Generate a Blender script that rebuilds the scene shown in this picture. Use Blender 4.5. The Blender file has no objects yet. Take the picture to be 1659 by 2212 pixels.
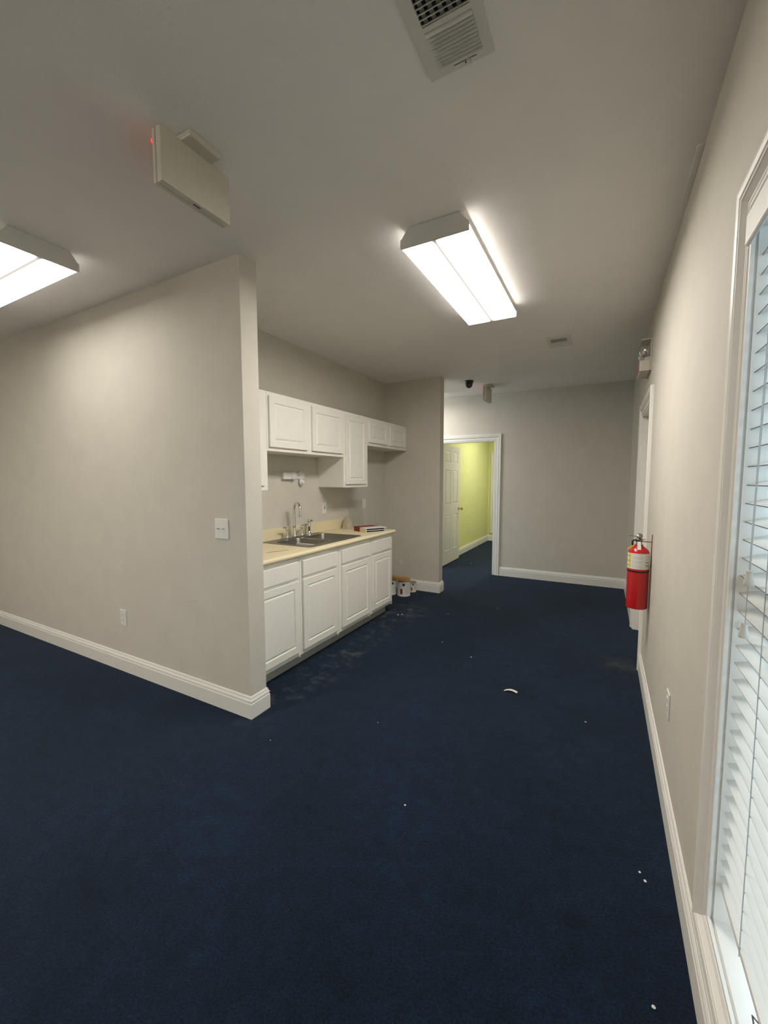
import bpy, bmesh, math, random
from mathutils import Vector, Matrix
random.seed(4)
S = bpy.context.scene
COL = S.collection

# ------------------------------------------------------------------ camera
W_PX, H_PX, F_PX = 1659, 2212, 883.68
YAW, PITCH, ROLL, CAM_H = 0.4948, -0.0791, -0.0015, 1.4569
cd = bpy.data.cameras.new('camera'); cam = bpy.data.objects.new('camera', cd); COL.objects.link(cam)
cd.sensor_fit = 'HORIZONTAL'; cd.sensor_width = 36; cd.lens = F_PX / W_PX * 36
cd.clip_start = 0.02; cd.clip_end = 200
_F = Vector((-math.sin(YAW)*math.cos(PITCH), math.cos(YAW)*math.cos(PITCH), math.sin(PITCH)))
_R = Vector((math.cos(YAW), math.sin(YAW), 0)); _U = _R.cross(_F)
_r = math.cos(ROLL)*_R + math.sin(ROLL)*_U; _u = -math.sin(ROLL)*_R + math.cos(ROLL)*_U
cam.matrix_world = Matrix((( _r.x,_u.x,-_F.x,0),( _r.y,_u.y,-_F.y,0),( _r.z,_u.z,-_F.z,CAM_H),(0,0,0,1)))
S.camera = cam
# ------------------------------------------------------------------ world, exposure
S.view_settings.view_transform = 'Standard'; S.view_settings.look = 'None'
S.view_settings.gamma = 1; S.view_settings.use_curve_mapping = False
S.view_settings.exposure = 0.30
wd = bpy.data.worlds.new('sky'); S.world = wd; wd.use_nodes = True
bg = wd.node_tree.nodes['Background']; bg.inputs[0].default_value = (0.64, 0.83, 1.0, 1); bg.inputs[1].default_value = 2.9
LAMP = 27.0                      # radiance of the fluorescent lenses
LAMP_COL = (1.0, 0.955, 0.88)

# ------------------------------------------------------------------ room dimensions (metres)
XR, YA, YB, XA = 0.286, 1.729, 1.857, -1.858
XK, YF, YG, XF = -2.6195, 4.888, 5.016, -1.839
YW, ZC = 6.231, 2.724
WT = 0.128
XL, YR = -5.6, -3.0             # far left and rear walls, out of the picture
D1X0, D1X1, D1Z = -2.375, -1.467, 2.045      # doorway in the far wall
D2Y0, D2Y1, D2Z = 3.67, 4.58, 2.05           # doorway in the right wall
WY0, WY1, WZ0, WZ1 = 0.37, 1.304, 0.283, 2.094   # window opening

# ------------------------------------------------------------------ materials
def mat(name, col, rough=0.6, metal=0.0, noise=0.0, nscale=30, bump=0.0, bscale=200, spec=0.5, emit=None, estr=0, trans=0, ior=1.45):
    m = bpy.data.materials.new(name); m.use_nodes = True; nt = m.node_tree; b = nt.nodes['Principled BSDF']
    b.inputs['Base Color'].default_value = (*col, 1); b.inputs['Roughness'].default_value = rough
    b.inputs['Metallic'].default_value = metal; b.inputs['Specular IOR Level'].default_value = spec
    if trans: b.inputs['Transmission Weight'].default_value = trans; b.inputs['IOR'].default_value = ior
    if emit: b.inputs['Emission Color'].default_value = (*emit, 1); b.inputs['Emission Strength'].default_value = estr
    if noise or bump:
        g = nt.nodes.new('ShaderNodeNewGeometry')
    if noise:
        n = nt.nodes.new('ShaderNodeTexNoise'); n.inputs['Scale'].default_value = nscale; n.inputs['Detail'].default_value = 6
        nt.links.new(g.outputs['Position'], n.inputs['Vector'])
        r = nt.nodes.new('ShaderNodeMapRange'); r.inputs[1].default_value = .3; r.inputs[2].default_value = .7
        r.inputs[3].default_value = 1-noise; r.inputs[4].default_value = 1+noise
        nt.links.new(n.outputs['Fac'], r.inputs[0])
        x = nt.nodes.new('ShaderNodeMix'); x.data_type = 'RGBA'; x.blend_type = 'MULTIPLY'; x.inputs[0].default_value = 1
        x.inputs[6].default_value = (*col, 1); nt.links.new(r.outputs[0], x.inputs[7]); nt.links.new(x.outputs[2], b.inputs['Base Color'])
    if bump:
        n2 = nt.nodes.new('ShaderNodeTexNoise'); n2.inputs['Scale'].default_value = bscale; n2.inputs['Detail'].default_value = 3
        nt.links.new(g.outputs['Position'], n2.inputs['Vector'])
        bp = nt.nodes.new('ShaderNodeBump'); bp.inputs['Strength'].default_value = bump; bp.inputs['Distance'].default_value = .002
        nt.links.new(n2.outputs['Fac'], bp.inputs['Height']); nt.links.new(bp.outputs[0], b.inputs['Normal'])
    return m

M = {}
M['wall'] = mat('greige_wall_paint', (0.605, 0.568, 0.490), .75, noise=.025, nscale=6, bump=.25, bscale=140, spec=.3)
def scuff(m, loc, roty, scl, amt, col):
    nt = m.node_tree; b = nt.nodes['Principled BSDF']; g = nt.nodes.new('ShaderNodeNewGeometry'); mp = nt.nodes.new('ShaderNodeMapping'); mp.vector_type = 'TEXTURE'
    mp.inputs['Location'].default_value = loc; mp.inputs['Rotation'].default_value = (0, roty, 0); mp.inputs['Scale'].default_value = scl
    nt.links.new(g.outputs['Position'], mp.inputs['Vector']); l = nt.nodes.new('ShaderNodeVectorMath'); l.operation = 'LENGTH'; nt.links.new(mp.outputs[0], l.inputs[0])
    r = nt.nodes.new('ShaderNodeMapRange'); r.interpolation_type = 'SMOOTHSTEP'; r.inputs[1].default_value = 0; r.inputs[2].default_value = 1; r.inputs[3].default_value = amt; r.inputs[4].default_value = 0
    nt.links.new(l.outputs['Value'], r.inputs[0]); x = nt.nodes.new('ShaderNodeMix'); x.data_type = 'RGBA'; nt.links.new(r.outputs[0], x.inputs[0])
    src = b.inputs['Base Color'].links[0].from_socket; nt.links.new(src, x.inputs[6]); x.inputs[7].default_value = (*col, 1); nt.links.new(x.outputs[2], b.inputs['Base Color'])
scuff(M['wall'], (-2.377, 4.888, .352), math.radians(-33), (.020, .03, .075), .55, (.85, .82, .74))   # pale paint smear on the stub wall
scuff(M['wall'], (-2.365, 1.729, .658), math.radians(-13), (.11, .02, .003), .6, (.38, .33, .27))          # thin scratch on the left wall
M['yellow'] = mat('yellow_wall_paint', (0.74, 0.77, 0.33), .75, noise=.02, nscale=6, bump=.2, bscale=140, spec=.3)
M['ceil'] = mat('ceiling_paint', (0.86, 0.832, 0.80), .9, noise=.015, nscale=5, bump=.3, bscale=160, spec=.2)
M['trim'] = mat('white_trim_paint', (0.80, 0.775, 0.72), .38, noise=.012, nscale=20, bump=.05, bscale=60)
M['cab'] = mat('white_cabinet_paint', (0.84, 0.815, 0.74), .42, noise=.012, nscale=12, bump=.06, bscale=90)
M['toe'] = mat('grey_toe_board', (0.36, 0.37, 0.32), .6, noise=.08, nscale=18, bump=.2, bscale=60)
M['counter'] = mat('cream_laminate', (0.78, 0.68, 0.45), .42, noise=.03, nscale=400, spec=.4)
M['steel'] = mat('brushed_steel', (0.27, 0.26, 0.24), .40, 1.0, noise=.05, nscale=30, bump=.05, bscale=300)
M['chrome'] = mat('chrome', (0.78, 0.77, 0.75), .07, 1.0)
M['plastic'] = mat('white_plastic', (0.78, 0.76, 0.72), .35)
M['dimplastic'] = mat('aged_ivory_plastic', (0.58, 0.55, 0.45), .45, noise=.03, nscale=15)
M['slot'] = mat('dark_slot', (0.03, 0.03, 0.03), .7)
M['housing'] = mat('white_enamel_housing', (0.62, 0.61, 0.57), .4)
M['ventmetal'] = mat('painted_vent_metal', (0.68, 0.66, 0.61), .5)
M['duct'] = mat('dark_duct', (0.012, 0.011, 0.011), .9)
M['blackplastic'] = mat('black_plastic', (0.01, 0.01, 0.011), .3)
M['lens'] = mat('clear_grey_lens', (0.45, 0.43, 0.40), .12, .6)
M['red'] = mat('red_enamel', (0.42, 0.006, 0.008), .25, spec=.6)
M['darkred'] = mat('red_board', (0.22, 0.022, 0.014), .55)
M['yellowpaper'] = mat('yellow_print', (0.75, 0.60, 0.06), .5)
M['paper'] = mat('white_paper', (0.70, 0.68, 0.63), .6)
M['greyprint'] = mat('grey_print', (0.28, 0.27, 0.26), .6)
M['blackprint'] = mat('black_print', (0.02, 0.02, 0.02), .6)
M['brass'] = mat('brass', (0.70, 0.52, 0.20), .18, 1.0)
M['tin'] = mat('tin_rim', (0.5, 0.49, 0.46), .35, 1.0)
M['tan'] = mat('tan_wood', (0.46, 0.27, 0.10), .6, noise=.2, nscale=40)
def thin_glass(name, col, k):
    m = bpy.data.materials.new(name); m.use_nodes = True; nt = m.node_tree
    for n in list(nt.nodes): nt.nodes.remove(n)
    o = nt.nodes.new('ShaderNodeOutputMaterial'); t = nt.nodes.new('ShaderNodeBsdfTransparent'); g = nt.nodes.new('ShaderNodeBsdfGlossy')
    t.inputs[0].default_value = (*col, 1); g.inputs['Roughness'].default_value = .03;     x = nt.nodes.new('ShaderNodeMixShader'); x.inputs[0].default_value = k; nt.links.new(t.outputs[0], x.inputs[1]); nt.links.new(g.outputs[0], x.inputs[2]); nt.links.new(x.outputs[0], o.inputs[0])
    return m
M['glass'] = thin_glass('window_glass', (.95, .97, .97), .05)
M['acrylic'] = thin_glass('clear_acrylic', (.985, .985, .98), .06)
M['tasselmat'] = mat('cream_tassel_plastic', (0.62, 0.59, 0.52), .4)
M['cord'] = mat('blind_cord', (0.45, 0.46, 0.46), .8)
M['ground'] = mat('pale_concrete', (0.75, 0.76, 0.74), .9, noise=.05, nscale=3)
M['wire'] = mat('grey_wire', (0.10, 0.10, 0.11), .5)

def carpet():
    m = bpy.data.materials.new('navy_carpet'); m.use_nodes = True; nt = m.node_tree; b = nt.nodes['Principled BSDF']
    b.inputs['Roughness'].default_value = .95; b.inputs['Specular IOR Level'].default_value = .1
    b.inputs['Sheen Weight'].default_value = .15; b.inputs['Sheen Roughness'].default_value = .5
    b.inputs['Sheen Tint'].default_value = (.45, .6, .8, 1)
    g = nt.nodes.new('ShaderNodeNewGeometry')
    def noise(sc, det, rough=.6):
        n = nt.nodes.new('ShaderNodeTexNoise'); n.inputs['Scale'].default_value = sc; n.inputs['Detail'].default_value = det
        n.inputs['Roughness'].default_value = rough; nt.links.new(g.outputs['Position'], n.inputs['Vector']); return n.outputs['Fac']
    def mr(s, a, bb, c, d):
        r = nt.nodes.new('ShaderNodeMapRange'); r.inputs[1].default_value = a; r.inputs[2].default_value = bb
        r.inputs[3].default_value = c; r.inputs[4].default_value = d; nt.links.new(s, r.inputs[0]); return r.outputs[0]
    def mul(a, bb):
        x = nt.nodes.new('ShaderNodeMath'); x.operation = 'MULTIPLY'
        nt.links.new(a, x.inputs[0]); nt.links.new(bb, x.inputs[1]); return x.outputs[0]
    fine = noise(120, 5, .85); big = noise(1.6, 8, .65); mid = noise(14, 6, .7); dust = noise(7, 10, .75)
    v = mul(mul(mr(fine, .40, .62, .15, 2.1), mr(big, .35, .65, .68, 1.35)), mr(mid, .32, .68, .6, 1.45))
    x = nt.nodes.new('ShaderNodeMix'); x.data_type = 'RGBA'; x.blend_type = 'MULTIPLY'; x.inputs[0].default_value = 1
    x.inputs[6].default_value = (0.0031, 0.0085, 0.0205, 1); nt.links.new(v, x.inputs[7])
    # pale dust trodden in along the base cabinets and by the side door
    def blob(cx, cy, rx, ry):
        mp = nt.nodes.new('ShaderNodeMapping'); mp.vector_type = 'POINT'
        mp.inputs['Location'].default_value = (-cx/rx, -cy/ry, 0); mp.inputs['Scale'].default_value = (1/rx, 1/ry, 0)
        nt.links.new(g.outputs['Position'], mp.inputs['Vector'])
        l = nt.nodes.new('ShaderNodeVectorMath'); l.operation = 'LENGTH'; nt.links.new(mp.outputs[0], l.inputs[0])
        return mr(l.outputs['Value'], .2, 1, 1, 0)
    a = mul(blob(-1.95, 3.9, .35, .55), mr(dust, .50, .64, 0, .55))
    c2 = mul(blob(-1.88, 2.6, .28, 1.1), mr(dust, .51, .66, 0, .42))
    c3 = mul(blob(0.18, 3.62, .22, .18), mr(dust, .40, .65, 0.05, .45))
    s1 = nt.nodes.new('ShaderNodeMath'); s1.operation = 'ADD'; nt.links.new(a, s1.inputs[0]); nt.links.new(c2, s1.inputs[1])
    y = nt.nodes.new('ShaderNodeMix'); y.data_type = 'RGBA'; nt.links.new(s1.outputs[0], y.inputs[0])
    nt.links.new(x.outputs[2], y.inputs[6]); y.inputs[7].default_value = (.16, .17, .17, 1)
    z = nt.nodes.new('ShaderNodeMix'); z.data_type = 'RGBA'; nt.links.new(c3, z.inputs[0])
    nt.links.new(y.outputs[2], z.inputs[6]); z.inputs[7].default_value = (.10, .085, .06, 1)
    nt.links.new(z.outputs[2], b.inputs['Base Color'])
    bp = nt.nodes.new('ShaderNodeBump'); bp.inputs['Strength'].default_value = .9; bp.inputs['Distance'].default_value = .004
    nt.links.new(fine, bp.inputs['Height']); nt.links.new(bp.outputs[0], b.inputs['Normal'])
    return m
M['carpet'] = carpet()

def lens_mat(LAMP):
    # prismatic lens over two tubes: brighter under each tube, duller in the middle and at the rim (object space)
    m = bpy.data.materials.new('lit_prismatic_lens'); m.use_nodes = True; nt = m.node_tree
    for n in list(nt.nodes): nt.nodes.remove(n)
    o = nt.nodes.new('ShaderNodeOutputMaterial'); e = nt.nodes.new('ShaderNodeEmission'); nt.links.new(e.outputs[0], o.inputs[0])
    e.inputs[0].default_value = (*LAMP_COL, 1)
    tc = nt.nodes.new('ShaderNodeTexCoord'); sp = nt.nodes.new('ShaderNodeSeparateXYZ'); nt.links.new(tc.outputs['Object'], sp.inputs[0])
    def math_(op, a, b=None):
        x = nt.nodes.new('ShaderNodeMath'); x.operation = op
        if isinstance(a, (int, float)): x.inputs[0].default_value = a
        else: nt.links.new(a, x.inputs[0])
        if b is not None:
            if isinstance(b, (int, float)): x.inputs[1].default_value = b
            else: nt.links.new(b, x.inputs[1])
        return x.outputs[0]
    ax = math_('ABSOLUTE', sp.outputs['X'])
    ay = math_('ABSOLUTE', sp.outputs['Y'])
    f = nt.nodes.new('ShaderNodeMapRange'); f.interpolation_type = 'SMOOTHSTEP'
    f.inputs[1].default_value = .002; f.inputs[2].default_value = .050; f.inputs[3].default_value = .022/(LAMP/27); f.inputs[4].default_value = 1.1
    nt.links.new(ax, f.inputs[0])
    h = nt.nodes.new('ShaderNodeMapRange'); h.interpolation_type = 'SMOOTHSTEP'
    h.inputs[1].default_value = .54; h.inputs[2].default_value = .6; h.inputs[3].default_value = 1; h.inputs[4].default_value = .10
    nt.links.new(ay, h.inputs[0])
    nt.links.new(math_('MULTIPLY', math_('MULTIPLY', f.outputs[0], h.outputs[0]), LAMP), e.inputs[1])
    return m

def lampside_mat(k):
    m = bpy.data.materials.new('lit_lens_side'); m.use_nodes = True; nt = m.node_tree
    for n in list(nt.nodes): nt.nodes.remove(n)
    o = nt.nodes.new('ShaderNodeOutputMaterial'); e = nt.nodes.new('ShaderNodeEmission'); nt.links.new(e.outputs[0], o.inputs[0])
    e.inputs[0].default_value = (*LAMP_COL, 1); e.inputs[1].default_value = LAMP*k
    return m

def slat_mat():
    m = bpy.data.materials.new('white_blind_slat'); m.use_nodes = True; nt = m.node_tree; b = nt.nodes['Principled BSDF']
    b.inputs['Base Color'].default_value = (.84, .83, .79, 1); b.inputs['Roughness'].default_value = .35
    o = nt.nodes['Material Output']; t = nt.nodes.new('ShaderNodeBsdfTranslucent'); t.inputs[0].default_value = (.84, .87, .85, 1)
    x = nt.nodes.new('ShaderNodeMixShader'); x.inputs[0].default_value = .25
    nt.links.new(b.outputs[0], x.inputs[1]); nt.links.new(t.outputs[0], x.inputs[2]); nt.links.new(x.outputs[0], o.inputs[0])
    return m
M['slat'] = slat_mat()
M['slatedge'] = mat('grey_slat_edge', (.16, .175, .175), .7)  # darker grey along the long thin edges of the slats
def red_emit():
    return mat('lit_red_legend', (.5, .02, .02), .4, emit=(1, .08, .05), estr=1.0)
M['redlit'] = red_emit()
M['pink'] = mat('faded_red_lens', (.42, .13, .10), .35)

# ------------------------------------------------------------------ mesh helpers (everything in world coordinates)
def V(*a): return Vector(a)
def box(bm, x0, x1, y0, y1, z0, z1, bev=0, seg=1):
    r = bmesh.ops.create_cube(bm, size=1)
    for v in r['verts']:
        v.co = V((x0+x1)/2 + v.co.x*(x1-x0), (y0+y1)/2 + v.co.y*(y1-y0), (z0+z1)/2 + v.co.z*(z1-z0))
    if bev:
        es = list({e for v in r['verts'] for e in v.link_edges})
        bmesh.ops.bevel(bm, geom=es, offset=bev, segments=seg, profile=.5, affect='EDGES')
def B(*a, bev=0, seg=1):
    bm = bmesh.new(); box(bm, *a, bev=bev, seg=seg); return bm
def prism(bm, pts, off):
    """closed polygon pts (3D) extruded by off"""
    a = [bm.verts.new(p) for p in pts]; b = [bm.verts.new(Vector(p)+off) for p in pts]; n = len(pts)
    bm.faces.new(a); bm.faces.new(b[::-1])
    for i in range(n): bm.faces.new((a[i], b[i], b[(i+1) % n], a[(i+1) % n]))
    bmesh.ops.recalc_face_normals(bm, faces=bm.faces[:])
def frame_axes(d):
    d = d.normalized(); a = V(0,0,1) if abs(d.z) < .9 else V(1,0,0)
    u = d.cross(a).normalized(); return u, d.cross(u).normalized()
def lathe(bm, prof, o, d=V(0,0,1), n=24, cap=True):
    """prof: list of (radius, height along d)"""
    d = d.normalized(); u, w = frame_axes(d); rings = []
    for r, h in prof:
        c = o + d*h
        if r < 1e-6: rings.append([bm.verts.new(c)])
        else: rings.append([bm.verts.new(c + (u*math.cos(2*math.pi*i/n) + w*math.sin(2*math.pi*i/n))*r) for i in range(n)])
    for a, b in zip(rings, rings[1:]):
        for i in range(n):
            j = (i+1) % n
            if len(a) == 1 and len(b) == 1: continue
            if len(a) == 1: bm.faces.new((a[0], b[i], b[j]))
            elif len(b) == 1: bm.faces.new((a[i], a[j], b[0]))
            else: bm.faces.new((a[i], a[j], b[j], b[i]))
    if cap:
        for r in (rings[0], rings[-1]):
            if len(r) > 2: bm.faces.new(r)
    bmesh.ops.recalc_face_normals(bm, faces=bm.faces[:])
def tube(bm, pts, rad, n=10):
    pts = [Vector(p) for p in pts]; rs = rad if isinstance(rad, (list, tuple)) else [rad]*len(pts)
    u = None; rings = []
    for i, p in enumerate(pts):
        d = (pts[min(i+1, len(pts)-1)] - pts[max(i-1, 0)]).normalized()
        if u is None: u, _ = frame_axes(d)
        u = (u - d*u.dot(d)).normalized(); w = d.cross(u)
        rings.append([bm.verts.new(p + (u*math.cos(2*math.pi*k/n) + w*math.sin(2*math.pi*k/n))*rs[i]) for k in range(n)])
    for a, b in zip(rings, rings[1:]):
        for i in range(n): bm.faces.new((a[i], a[(i+1) % n], b[(i+1) % n], b[i]))
    bm.faces.new(rings[0]); bm.faces.new(rings[-1])
    bmesh.ops.recalc_face_normals(bm, faces=bm.faces[:])
def sweep(bm, path, N, prof, side=1, closed=False):
    """prof (u in the plane of the path, v along N) swept with mitres; side picks which way u points"""
    path = [Vector(p) for p in path]; n = len(path); N = Vector(N); rings = []
    for i, p in enumerate(path):
        def off(a, b): return N.cross((path[b]-path[a]).normalized())*side
        if closed: o1, o2 = off((i-1) % n, i), off(i, (i+1) % n)
        else:
            o1 = off(i-1, i) if i > 0 else off(0, 1)
            o2 = off(i, i+1) if i < n-1 else o1
        m = (o1+o2); m = m / (1 + o1.dot(o2))
        rings.append([bm.verts.new(p + m*a + N*b) for a, b in prof])
    k = len(prof)
    for i in range(n if closed else n-1):
        a, b = rings[i], rings[(i+1) % n]
        for j in range(k): bm.faces.new((a[j], a[(j+1) % k], b[(j+1) % k], b[j]))
    if not closed: bm.faces.new(rings[0]); bm.faces.new(rings[-1])
    bmesh.ops.recalc_face_normals(bm, faces=bm.faces[:])

ORG = {}
def tag(o, label=None, cat=None, group=None, kind=None):
    if label: o['label'] = label
    if cat: o['category'] = cat
    if group: o['group'] = group
    if kind: o['kind'] = kind
    return o
def obj(name, bm, m, parent=None, smooth=False, org=None):
    bmesh.ops.recalc_face_normals(bm, faces=bm.faces[:])
    xs = [v.co for v in bm.verts]
    c = Vector(org) if org is not None else V((min(v.x for v in xs)+max(v.x for v in xs))/2, (min(v.y for v in xs)+max(v.y for v in xs))/2, min(v.z for v in xs))
    bmesh.ops.translate(bm, verts=bm.verts[:], vec=-c)
    me = bpy.data.meshes.new(name); bm.to_mesh(me); bm.free()
    ms = m if isinstance(m, list) else [m]
    for x in ms: me.materials.append(M[x] if isinstance(x, str) else x)
    if smooth:
        for p in me.polygons: p.use_smooth = True
        me.set_sharp_from_angle(angle=math.radians(40))
    o = bpy.data.objects.new(name, me); COL.objects.link(o); ORG[o.name] = c
    if parent: o.parent = parent; o.location = c - ORG[parent.name]
    else: o.location = c
    return o
def empty(name, loc, label=None, cat=None, group=None, kind=None):
    o = bpy.data.objects.new(name, None); COL.objects.link(o); o.location = loc; o.empty_display_size = .05
    ORG[o.name] = Vector(loc); return tag(o, label, cat, group, kind)
def struct(name, bm, m, parent=None, smooth=False):
    o = obj(name, bm, m, parent, smooth)
    if not parent: o['kind'] = 'structure'
    return o

# ------------------------------------------------------------------ room shell
struct('floor', B(XL-.1, 1.2, YR-.1, 9.9, -.12, 0), 'carpet')
bm = bmesh.new(); box(bm, XL-.1, .42, YR-.1, YW+.06, ZC, ZC+.12); box(bm, XL-.1, 1.2, YW+.06, 9.9, ZC, ZC+.12)
struct('ceiling', bm, 'ceil')
bm = bmesh.new(); T = XR+.134
box(bm, XR, T, YR-.1, WY0, 0, ZC); box(bm, XR, T, WY1, D2Y0, 0, ZC); box(bm, XR, T, D2Y1, YW, 0, ZC)
box(bm, XR, T, WY0, WY1, 0, WZ0); box(bm, XR, T, WY0, WY1, WZ1, ZC); box(bm, XR, T, D2Y0, D2Y1, D2Z, ZC)
struct('wall_right', bm, 'wall')
struct('wall_left', B(XL, XA, YA, YB, 0, ZC), 'wall')
struct('wall_kitchen', B(XK-.12, XK, YB, YF, 0, ZC), 'wall')
struct('wall_stub', B(XK-.12, XF, YF, YG, 0, ZC), 'wall')
bm = bmesh.new()
box(bm, XL, D1X0, YW, YW+WT/2, 0, ZC); box(bm, D1X1, T, YW, YW+WT/2, 0, ZC); box(bm, D1X0, D1X1, YW, YW+WT/2, D1Z, ZC)
struct('wall_far', bm, 'wall')
bm = bmesh.new()
box(bm, XL, D1X0, YW+WT/2, YW+WT, 0, ZC); box(bm, D1X1, 1.2, YW+WT/2, YW+WT, 0, ZC); box(bm, D1X0, D1X1, YW+WT/2, YW+WT, D1Z, ZC)
struct('wall_office_front', bm, 'yellow')
struct('wall_office_left', B(-2.56, -2.44, YW+WT, 9.73, 0, ZC), 'yellow')
struct('wall_office_back', B(-2.56, 1.2, 9.73, 9.85, 0, ZC), 'yellow')
struct('wall_office_right', B(1.08, 1.2, YW+WT, 9.73, 0, ZC), 'yellow')
struct('wall_rear', B(XL, T, YR-.1, YR, 0, ZC), 'wall')
bm = bmesh.new(); box(bm, XL-.1, XL, YR, YA, 0, ZC); box(bm, XL-.1, XL, YG-.2, YW, 0, ZC)
struct('wall_outer', bm, 'wall')

BB = [(0,0),(.016,0),(.016,.090),(.0145,.0935),(.0115,.0955),(.0115,.1005),(.0152,.1035),(.0145,.110),(.0105,.118),(.0082,.1205),(.0082,.1245),(.0065,.131),(.003,.136),(0,.136)]
def bboard(name, pts, side):
    bm = bmesh.new(); sweep(bm, [(x, y, 0) for x, y in pts], (0,0,1), BB, side); return struct(name, bm, 'trim')
bboard('baseboard_left', [(XL, YA), (XA, YA), (XA, YB), (-2.03, YB)], -1)
bboard('baseboard_kitchen', [(XK, 3.95), (XK, YF), (XF, YF), (XF, YG), (XL, YG)], -1)
bboard('baseboard_far', [(-1.372, YW), (XR, YW), (XR, D2Y1+.092)], -1)
bboard('baseboard_right', [(XR, D2Y0-.092), (XR, YR)], -1)
bboard('baseboard_far_left', [(XL, YW), (D1X0-.092, YW)], -1)
bboard('baseboard_office', [(-2.44, YW+WT), (-2.44, 9.73), (1.08, 9.73)], -1)

# casing profile: (in-plane distance from the opening edge outwards, proud of the wall)
CP = [(0,0),(0,.0055),(.004,.0085),(.009,.0085),(.012,.0058),(.019,.0060),(.0225,.0082),(.028,.0082),(.031,.0058),(.034,.0056),(.045,.0165),(.0475,.0198),(.053,.0198),(.056,.0155),(.060,.0155),(.064,.0205),(.078,.0225),(.088,.022),(.090,.018),(.090,0)]
def casing(path, N, side, name, parent, closed=False, w=1.0):
    bm = bmesh.new(); sweep(bm, path, N, [(u*w, v) for u, v in CP], side, closed); return obj(name, bm, 'trim', parent)

# ------------------------------------------------------------------ doorway to the yellow office
d1 = empty('trim_1', (D1X0, YW, 0), kind='structure')
casing([(D1X0, YW, 0), (D1X0, YW, D1Z), (D1X1, YW, D1Z), (D1X1, YW, 0)], (0,-1,0), 1, 'casing', d1)
bm = bmesh.new(); J = .016
for a, b in ((D1X0, D1X0+J), (D1X1-J, D1X1)): box(bm, a, b, YW-.001, YW+WT+.001, 0, D1Z)
box(bm, D1X0+J, D1X1-J, YW-.001, YW+WT+.001, D1Z-J, D1Z)
box(bm, D1X1-J-.01, D1X1-J, YW+.05, YW+.085, 0, D1Z-J); box(bm, D1X0+J, D1X0+J+.01, YW+.05, YW+.085, 0, D1Z-J)
obj('jamb', bm, 'trim', d1)

def panel_leaf(o, U, N, w, h, t, cells, groove=.007, bev=0):
    """slab with recessed cells on its N face (and opposite face flat); returns bm and the panel bms"""
    o = Vector(o); U = Vector(U); N = Vector(N); Z = V(0,0,1); bm = bmesh.new()
    us = sorted({0, w} | {c[0] for c in cells} | {c[1] for c in cells}); vs = sorted({0, h} | {c[2] for c in cells} | {c[3] for c in cells})
    P = lambda u, v, d: o + U*u + Z*v + N*d
    cache = {}
    def vt(u, v, d):
        k = (round(u, 5), round(v, 5), round(d, 5))
        if k not in cache: cache[k] = bm.verts.new(P(u, v, d))
        return cache[k]
    def ring(r1, d1, r2, d2):
        (a, b, c, e), (a2, b2, c2, e2) = r1, r2
        q1 = [(a,c),(b,c),(b,e),(a,e)]; q2 = [(a2,c2),(b2,c2),(b2,e2),(a2,e2)]
        for i in range(4):
            j = (i+1) % 4; bm.faces.new((vt(*q1[i], d1), vt(*q1[j], d1), vt(*q2[j], d2), vt(*q2[i], d2)))
    for i in range(len(us)-1):
        for j in range(len(vs)-1):
            cm = ((us[i]+us[i+1])/2, (vs[j]+vs[j+1])/2)
            if any(c[0] < cm[0] < c[1] and c[2] < cm[1] < c[3] for c in cells): continue
            bm.faces.new([vt(us[i], vs[j], t), vt(us[i+1], vs[j], t), vt(us[i+1], vs[j+1], t), vt(us[i], vs[j+1], t)])
    pans = []
    for a, b, c, e in cells:
        s = .005; ring((a, b, c, e), t, (a+s, b-s, c+s, e-s), t-groove)
        bm.faces.new([vt(u, v, t-groove) for u, v in ((a+s, c+s), (b-s, c+s), (b-s, e-s), (a+s, e-s))])
        pb = bmesh.new(); g = .009; k = min(.013, (b-a)*.2)
        lo = [(a+g, c+g), (b-g, c+g), (b-g, e-g), (a+g, e-g)]; hi = [(a+g+k, c+g+k), (b-g-k, c+g+k), (b-g-k, e-g-k), (a+g+k, e-g-k)]
        A = [pb.verts.new(P(u, v, t-groove)) for u, v in lo]; A2 = [pb.verts.new(P(u, v, t-groove+.0015)) for u, v in lo]
        Hh = [pb.verts.new(P(u, v, t-.0005)) for u, v in hi]
        pb.faces.new(Hh); pb.faces.new(A[::-1])
        for i in range(4):
            j = (i+1) % 4; pb.faces.new((A[i], A[j], A2[j], A2[i])); pb.faces.new((A2[i], A2[j], Hh[j], Hh[i]))
        pans.append(pb)
    # back and sides
    bk = [bm.verts.new(P(u, v, 0)) for u, v in ((0,0),(w,0),(w,h),(0,h))]; bm.faces.new(bk[::-1])
    def edge(pts, b0, b1):
        bm.faces.new([vt(u, v, t) for u, v in pts] + [b1, b0])
    edge([(u, 0) for u in us], bk[0], bk[1]); edge([(w, v) for v in vs], bk[1], bk[2])
    edge([(u, h) for u in reversed(us)], bk[2], bk[3]); edge([(0, v) for v in reversed(vs)], bk[3], bk[0])
    bmesh.ops.recalc_face_normals(bm, faces=bm.faces[:])
    return bm, pans

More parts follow.
